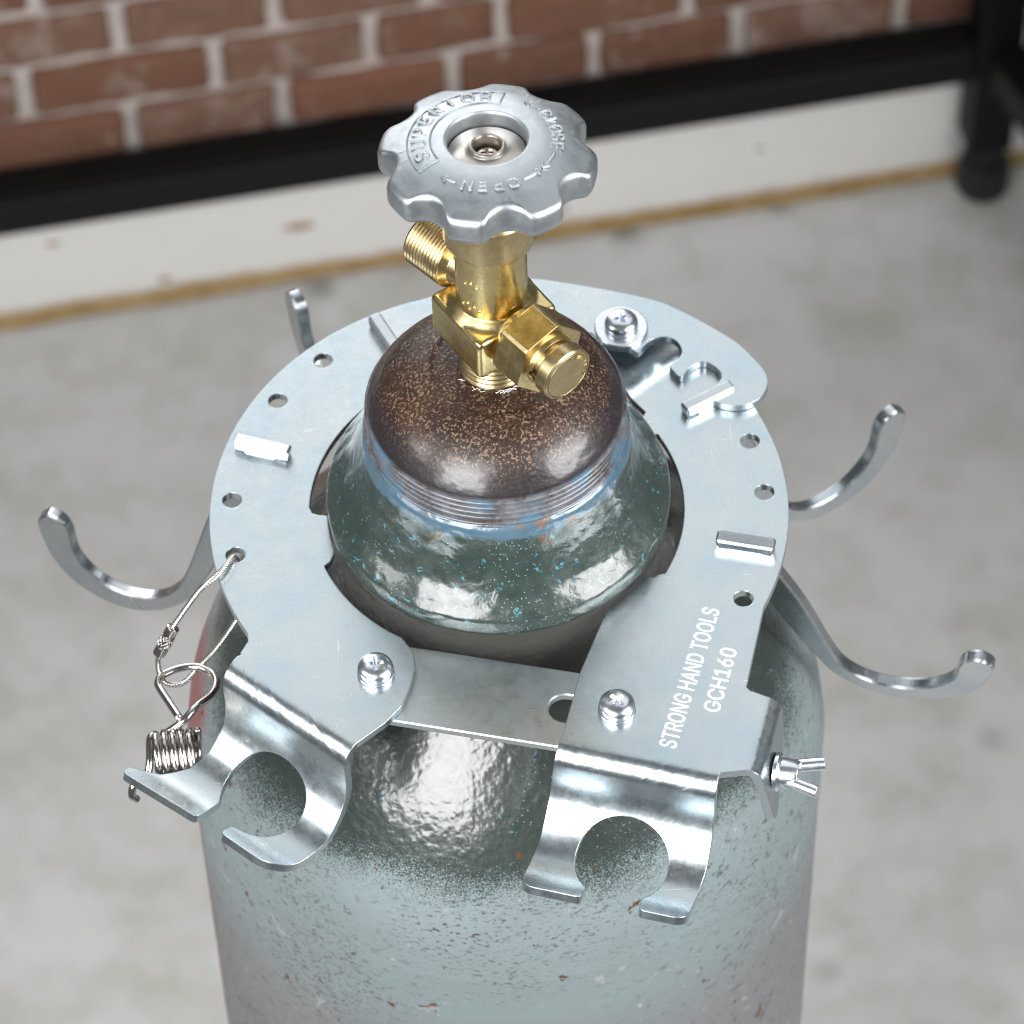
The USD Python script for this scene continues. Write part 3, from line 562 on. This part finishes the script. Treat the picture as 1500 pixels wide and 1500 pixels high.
legL = legL.difference(Point(*(PL + .0298 * wL + .0372 * dL)).buffer(.0149, 48)).difference(Polygon(flat_pts(PL, wL, dL, [(.0185, .047), (.0280, .048), (.0290, .066), (.0180, .066)])))
legL = rounded(legL, .0018)
flap = Polygon(flat_pts(PF, wF, dF, [(0, -.003), (0, .009), (.004, .016), (.012, .020), (.022, .0275), (.0275, .030), (.0298, .0285), (.0299, -.003)]))
flap = rounded(flap, .0015)

ringR = Polygon([(.0244, .0660)] + arc(.0977, 75, 46, 16) + arc(RO, 43.5, -27.5, 60) + [(.0792, -.0760), (.0788, -.0777), (.0800, -.0792), tuple(PF), (.0770, -.1104), (.0684, -.1112), tuple(PR + .0522 * wR), tuple(PR), (.0252, -.0697), (.0333, -.0487), (.0341, -.0474), (.0336, -.0460), (.0322, -.0440)]
               + arc(.0574, -52.5, -33, 16) + [(.0490, -.0312), (.0508, -.0318), (.0528, -.0306)] + arc(.0626, -29, 27.5, 36) + [(.0552, .0300), (.0538, .0296)] + arc(.0616, 29.5, 36, 6) + [(.0514, .0398), (.0467, .0461), (.0444, .0527), (.0400, .0590)])
ringR = rounded(ringR.buffer(0), .0006)
flatR = unary_union([ringR, legR, flap]).buffer(.0004, 8).buffer(-.0004, 8)
for x, y in ((.0864, .0256), (.0899, .0031), (.0801, -.0418)):
    flatR = flatR.difference(Point(x, y).buffer(.0033, 24))
flatR = flatR.simplify(.00003)
T_ = .0030
sh = slab(flatR, -T_, 0).refine_to_length(.0013)
v = np.array(sh.to_mesh().vert_properties[:, :3], float); fR = sh.to_mesh().tri_verts
v = fold(v, PR, wR, dR, leg_curve, lambda u, s, q: (u > -.008) & (u < .0535) & (s < .066) & (q[:, 1] < -.09))
v = fold(v, PF, wF, dF, flap_curve, lambda u, s, q: (u > -.0012) & (u < .031) & (q[:, 2] > -.02) & (q[:, 1] < -.078) & (s < .034))
nj = np.array([-.654, .756]); sj = (v[:, :2] - (.0462, .0470)) @ nj
drop = .0040 * smoothstep((sj + .002) / .015) * (v[:, 1] > .0)
v[:, 2] -= drop
plR = part(br, 'right_plate', trimesh.Trimesh(v, fR, process=False), 'zinc', 30)

inner = arc(.0632, -121, -158.5, 22) + [(-.0580, -.0224), (-.0567, -.0212), (-.0555, -.0180)] + arc(.0578, -163, -178, 10) + [(-.0589, -.0016), (-.0612, -.0013), (-.0630, -.0005)] + arc(.0641, 178, 133, 30) + arc(.0650, 130, 95, 14) + arc(.070, 88, 80, 4)
gz = [(-.0001, -.0019)]
gate_in = [(.0342, .0740), (.0352, .0716), (.0375, .0690), (.0420, .0675), (.0466, .0668), (.0495, .0637), (.0511, .0660), (.0535, .0690), (.0559, .0705), (.0600, .0710), (.0634, .0689), (.0650, .0648), (.0641, .0615), (.0601, .0576), (.0639, .0525), (.0668, .0560), (.0700, .0586), (.0730, .0590), (.0764, .0564), (.0781, .0530), (.0771, .0497), (.0724, .0446), (.0736, .0426), (.0765, .0402), (.0804, .0390), (.0844, .0389), (.0885, .0404), (.0917, .0432), (.0938, .0484), (.0936, .0531)]
gate_in = [(float(p[0]), float(p[1])) for a_, b_ in ((0, 6), (5, 14), (13, 22), (21, 30)) for p in spline([(x, y, 0) for x, y in gate_in[a_:b_]], 8)]
gate_out = [(.0916, .0571), (.0856, .0660), (.0784, .0730), (.0686, .0808), (.0587, .0873), (.0486, .0911), (.0331, .0956), (.0164, .0995), (.004, .1000)]
gate_out = [(float(p[0]), float(p[1])) for p in spline([(.0936, .0531, 0)] + [(x, y, 0) for x, y in gate_out], 8)][1:]
outer = arc(.0985, 95, 100, 3) + arc(RO, 104, 211, 70) + [(-.0836, -.0537), (-.0864, -.0591), tuple(PL + .001 * wL - .004 * dL), tuple(PL), tuple(PL + .0535 * wL), (-.0381, -.0875), (-.0328, -.0808), (-.0301, -.0733), (-.0287, -.0656), (-.0291, -.0600), (-.0327, -.0544)]
ringL = Polygon(outer + inner + gate_in + gate_out).buffer(0)
ringL = rounded(ringL, .0008)
flatL = unary_union([ringL, legL]).buffer(.0004, 8).buffer(-.0004, 8)
for x, y in ((-.0599, .0674), (-.0754, .0496), (-.0902, .0061), (-.0885, -.0174)):
    flatL = flatL.difference(Point(x, y).buffer(.0033, 24))
flatL = flatL.simplify(.00003)
sh = slab(flatL, -T_, 0).refine_to_length(.0013)
v = np.array(sh.to_mesh().vert_properties[:, :3], float); fL = sh.to_mesh().tri_verts
v = fold(v, PL, wL, dL, leg_curve, lambda u, s, q: (u > -.016) & (u < .060) & (q[:, 1] < -.04) & (s < .068))
az = np.degrees(np.arctan2(v[:, 1], v[:, 0]))
v[:, 2] += .0032 * smoothstep((106 - az) / 16) * (v[:, 1] > 0)
plL = part(br, 'left_plate', trimesh.Trimesh(v, fL, process=False), 'zinc', 30)

# cross bar under both arms, with its slot
b0, b1, b2, b3 = np.array([-.0323, -.0547]), np.array([.0252, -.0678]), np.array([-.0362, -.0848]), np.array([.0155, -.0968])
wb = (b1 - b0) / np.linalg.norm(b1 - b0)
bar = Polygon([tuple(b0 - wb * .020), tuple(b1 + wb * .028), tuple(b3 + wb * .030 ), tuple(b2 - wb * .012)])
bar = rounded(bar, .004)
slot = unary_union([Point(*(np.array([.0198, -.0818]))).buffer(.0054, 24), Polygon([(.0198 - .0012, -.0818 - .0053), (.0198 + .0012, -.0818 + .0053), (.042, -.0818 + .0003), (.040, -.0918)])])
part(br, 'cross_bar', tm(bevel_slab(bar.difference(slot), -T_ - .0032, -T_ - .0002, .0003)), 'zinc_bar', 25)

# hooks: one flat profile each, standing on edge through a slot in the ring
RU = [(.0954, -.0112), (.1047, -.0344), (.1146, -.0663), (.1201, -.0785), (.1282, -.0855), (.1381, -.0873), (.1469, -.0850), (.1538, -.0794), (.1579, -.0721), (.1592, -.0623), (.1616, -.0572), (.1667, -.0551), (.1706, -.0580)]
RL_ = [(.0850, -.0060), (.0930, -.0351), (.1022, -.0572), (.1103, -.0742), (.1157, -.0834), (.1248, -.0912), (.1338, -.0948), (.1427, -.0952), (.1516, -.0925), (.1602, -.0868), (.1669, -.0776), (.1707, -.0657), (.1714, -.0600)]
up = spline([(a, b, 0) for a, b in RU], 6)[:, :2]; lo = spline([(a, b, 0) for a, b in RL_], 6)[:, :2]
hook2d = Polygon([(.0790, .0001), (.0790, -.0034)] + [tuple(p) for p in lo] + [tuple(p) for p in up[::-1]] + [(.0905, -.0034), (.0905, .0001), (.0940, .0003), (.0945, .0040), (.0940, .0046), (.0752, .0046), (.0746, .0040), (.0750, .0003)]).buffer(0)
hook2d = rounded(hook2d, .0003)
hm = bevel_slab(hook2d, -.0023, .0023, .0005)
def hook(azd, lean, zoff, label):
    t = tm(hm); v = np.array(t.vertices)                      # x: outward, y: height, z: across
    a = math.radians(azd); e = np.array([math.cos(a), math.sin(a), 0]); q = np.array([-e[1], e[0], 0])
    if q[1] > 0: q = -q
    k = math.hypot(1, lean)
    rho, w_, c_ = v[:, 0], v[:, 1], v[:, 2]
    P = rho[:, None] * e + (w_ / k)[:, None] * (np.array([0, 0, 1.0]) - lean * q) + c_[:, None] * (q + lean * np.array([0, 0, 1.0])) / k
    P[:, 2] += zoff
    f = t.faces if np.linalg.det(np.stack([e, (np.array([0, 0, 1.0]) - lean * q) / k, (q + lean * np.array([0, 0, 1.0])) / k])) > 0 else t.faces[:, ::-1]
    part(br, 'hook', trimesh.Trimesh(P, f, process=False), 'zinc_dark', 25, label)
hook(161.5, .10, 0, 'hook reaching out to the left')
hook(116.5, 0, 0, 'hook at the back left')
hook(30.5, 0, 0, 'hook at the upper right')
hook(-13.5, -.20, 0, 'hook at the lower right')

# screws
def pan_head(r, h, z0):
    pr = [(0, z0 + h), (r * .35, z0 + h * .985), (r * .62, z0 + h * .93), (r * .84, z0 + h * .80), (r * .96, z0 + h * .62), (r, z0 + h * .40), (r, z0 + .0004), (r * .97, z0), (0, z0)]
    s = man(revolve(pr, 64))
    for ang_ in (0, 90):
        w = m3.Manifold.hull_points(np.array([(sx * r * .56, sy * r * .13, z0 + h * 1.1) for sx in (-1, 1) for sy in (-1, 1)] + [(sx * r * .16, sy * r * .08, z0 + h * .55) for sx in (-1, 1) for sy in (-1, 1)]))
        s -= w.rotate([0, 0, ang_ + 6])
    s -= m3.Manifold.cylinder(h, r * .08, r * .22, 12).translate([0, 0, z0 + h * .5])
    return tm(s)
def ring_washer(r0, r1, h, b=.0003):
    return revolve([(r0, 0), (r0, h), (r1 - b, h), (r1, h - b), (r1, b), (r1 - b, 0)], 64, close=True)
for x, y, z, big, rot in ((-.0415, -.0680, .0001, False, 0), (.0365, -.0855, .0001, False, 35), (.0443, .0752, .0033, True, 10)):
    z += 0
    if big:
        w = ring_washer(.0030, .0093, .0013); w.apply_translation((x, y, z)); part(br, 'washer', w, 'screw_steel', 30); z += .0014
    else:
        w = ring_washer(.0030, .0061, .0009, .0003); w.apply_translation((x, y, z)); part(br, 'spring_washer', w, 'screw_steel', 30); z += .0010
    s = pan_head(.0059, .0047, 0); s.apply_transform(trimesh.transformations.rotation_matrix(math.radians(rot), (0, 0, 1))); s.apply_translation((x, y, z))
    part(br, 'screw', s, 'screw_steel', 30)

# wing screw on the flap
an_, o_, z_ = flap_curve(np.array([.0170])); base = PF + .0190 * wF + o_[0] * dF
base = np.array([base[0], base[1], z_[0]]); fd = np.array([dF[0], dF[1], 0])
fd = fd * math.sin(math.radians(84)) + np.array([0, 0, math.cos(math.radians(84))])
wing = [frame_to(revolve([(0, .0020), (.0058, .0019), (.0064, .0012), (.0064, 0), (0, 0)], 48), base + fd * .0001, fd), frame_to(revolve([(0, .0080), (.0042, .0078), (.0048, .0062), (.0050, .0020), (0, .0020)], 40), base + fd * .0001, fd)]
part(br, 'wing_screw_collar', wing[0], 'screw_steel', 30)
side = np.cross(fd, (0, 0, 1)); side /= np.linalg.norm(side)
wg = [wing[1]]
for sgn in (-1, 1):
    p0 = base + fd * .0030 + side * sgn * .0024; p1 = p0 + fd * .0080 + side * sgn * .0026; p2 = p1 + fd * .0042 + side * sgn * .0008
    wg.append(tube(np.linspace(p0, p2, 10), .0022, 16))
part(br, 'wing_screw', cat(*wg), 'screw_steel', 35)

# etched maker's marks on the right arm
def etched(text, height, length, at, deg):
    t = meshkit.text_mesh(text, height, .00004, True)
    t.apply_translation((-t.bounds[0][0], 0, 0)); t.apply_scale((length / t.bounds[1][0], 1, 1))
    t.apply_transform(trimesh.transformations.rotation_matrix(math.radians(deg), (0, 0, 1))); t.apply_translation((*at, .00003))
    return t
part(plR, 'etched_text', etched('STRONG HAND TOOLS', .0055, .0580, (.0546, -.1015), 72.6), 'etched_mark', False, 'white etched words STRONG HAND TOOLS')
part(plR, 'etched_text', etched('GCH160', .0052, .0262, (.0693, -.0878), 73.5), 'etched_mark', False, 'white etched mark GCH160')

# ------------------------------------------------------------------ tether cable with its crimp, and the sprung wire clip
tet = thing('tether_cable', 'thin twisted steel cable with knurled ferrule hanging from the hole in the left arm', 'cable')
def rope(P, r=.00095, pitch=.006):
    P = spline(P, 26); T, N, B = frames(P); L = np.r_[0, np.cumsum(np.linalg.norm(np.diff(P, axis=0), axis=1))]
    out = []
    for k in range(6):
        ph = L / pitch * 2 * PI + k * PI / 3
        out.append(tube(P + (r * .62) * (np.cos(ph)[:, None] * N + np.sin(ph)[:, None] * B), r * .40, 6))
    return cat(*out)
part(tet, 'cable', rope([(-.0880, -.0150, -.0080), (-.0886, -.0172, -.0020), (-.0895, -.0200, .0012), (-.0938, -.0268, .0022), (-.1008, -.0312, -.0020), (-.1090, -.0362, -.0120), (-.1100, -.0370, -.0136)]), 'cable_steel', True)
part(tet, 'cable', rope([(-.1152, -.0400, -.0235), (-.1163, -.0400, -.0285), (-.1155, -.0428, -.0340), (-.1120, -.0441, -.0360), (-.1074, -.0428, -.0360), (-.1026, -.0393, -.0320), (-.0954, -.0384, -.0220), (-.0877, -.0353, -.0100), (-.0840, -.0300, -.0055)]), 'cable_steel', True)
fa, fb = np.array([-.1097, -.0369, -.0130]), np.array([-.1156, -.0402, -.0240]); fdir = fb - fa; FL = np.linalg.norm(fdir)
part(tet, 'ferrule', frame_to(revolve([(0, FL), (.0016, FL), (.0022, FL - .0004), (.0022, FL * .70), (.0018, FL * .69), (.0018, FL * .67), (.0023, FL * .66), (.0023, FL * .34), (.0018, FL * .33), (.0018, FL * .31), (.0022, FL * .30), (.0022, .0004), (.0016, 0), (0, 0)], 40), fa, fdir), 'spring_steel', 30)
kn = []
for k in range(9):
    for sg in (-1, 1):
        t = np.linspace(0, 1, 10); a = k * 2 * PI / 9 + sg * t * 1.3
        kn.append(tube(np.stack([.00232 * np.cos(a), .00232 * np.sin(a), FL * (.36 + .28 * t)], 1), .00016, 5))
part(tet, 'knurling', frame_to(cat(*kn), fa, fdir), 'cable_steel', True)

clip = thing('spring_clip', 'coiled wire spring clip hanging on the cable and hooked over the left lip', 'clip')
WR = .00135
loop = [(-.1077, -.0666, -.0240), (-.1120, -.0572, -.0275), (-.1154, -.0497, -.0300), (-.1160, -.0470, -.0302), (-.1146, -.0440, -.0304), (-.1093, -.0410, -.0310), (-.1029, -.0406, -.0310), (-.0978, -.0445, -.0302), (-.0964, -.0495, -.0290), (-.0978, -.0550, -.0272), (-.1023, -.0622, -.0240), (-.1066, -.0672, -.0250)]
cc = np.array([-.1088, -.0745, -.0345]); cr_ = .0080; ax = np.array([1.0, .05, .0]); ax /= np.linalg.norm(ax)
e1 = np.array([0, .62, .78]); e1 -= ax * (e1 @ ax); e1 /= np.linalg.norm(e1); e2 = np.cross(ax, e1)
tt = np.linspace(0, 5.0, 180)
coil = cc + np.outer((tt / 5.0 - .5) * .0140, ax) + cr_ * (np.cos(2 * PI * tt)[:, None] * e1 + np.sin(2 * PI * tt)[:, None] * e2)
part(clip, 'loop', tube(spline(loop + [tuple(cc + np.array([-.003, .0060, .0056]))], 12), WR, 14), 'spring_steel', True)
part(clip, 'coil', tube(coil, WR, 14), 'spring_steel', True)
part(clip, 'arm', tube(spline([tuple(coil[0]), tuple(coil[0] + np.array([-.0015, -.0022, .0004])), (-.1176, -.0790, -.0300), (-.1186, -.0835, -.0325), (-.1206, -.0872, -.0300), (-.1226, -.0890, -.0300), (-.1234, -.0905, -.0335), (-.1220, -.0905, -.0360)], 12), WR, 14), 'spring_steel', True)
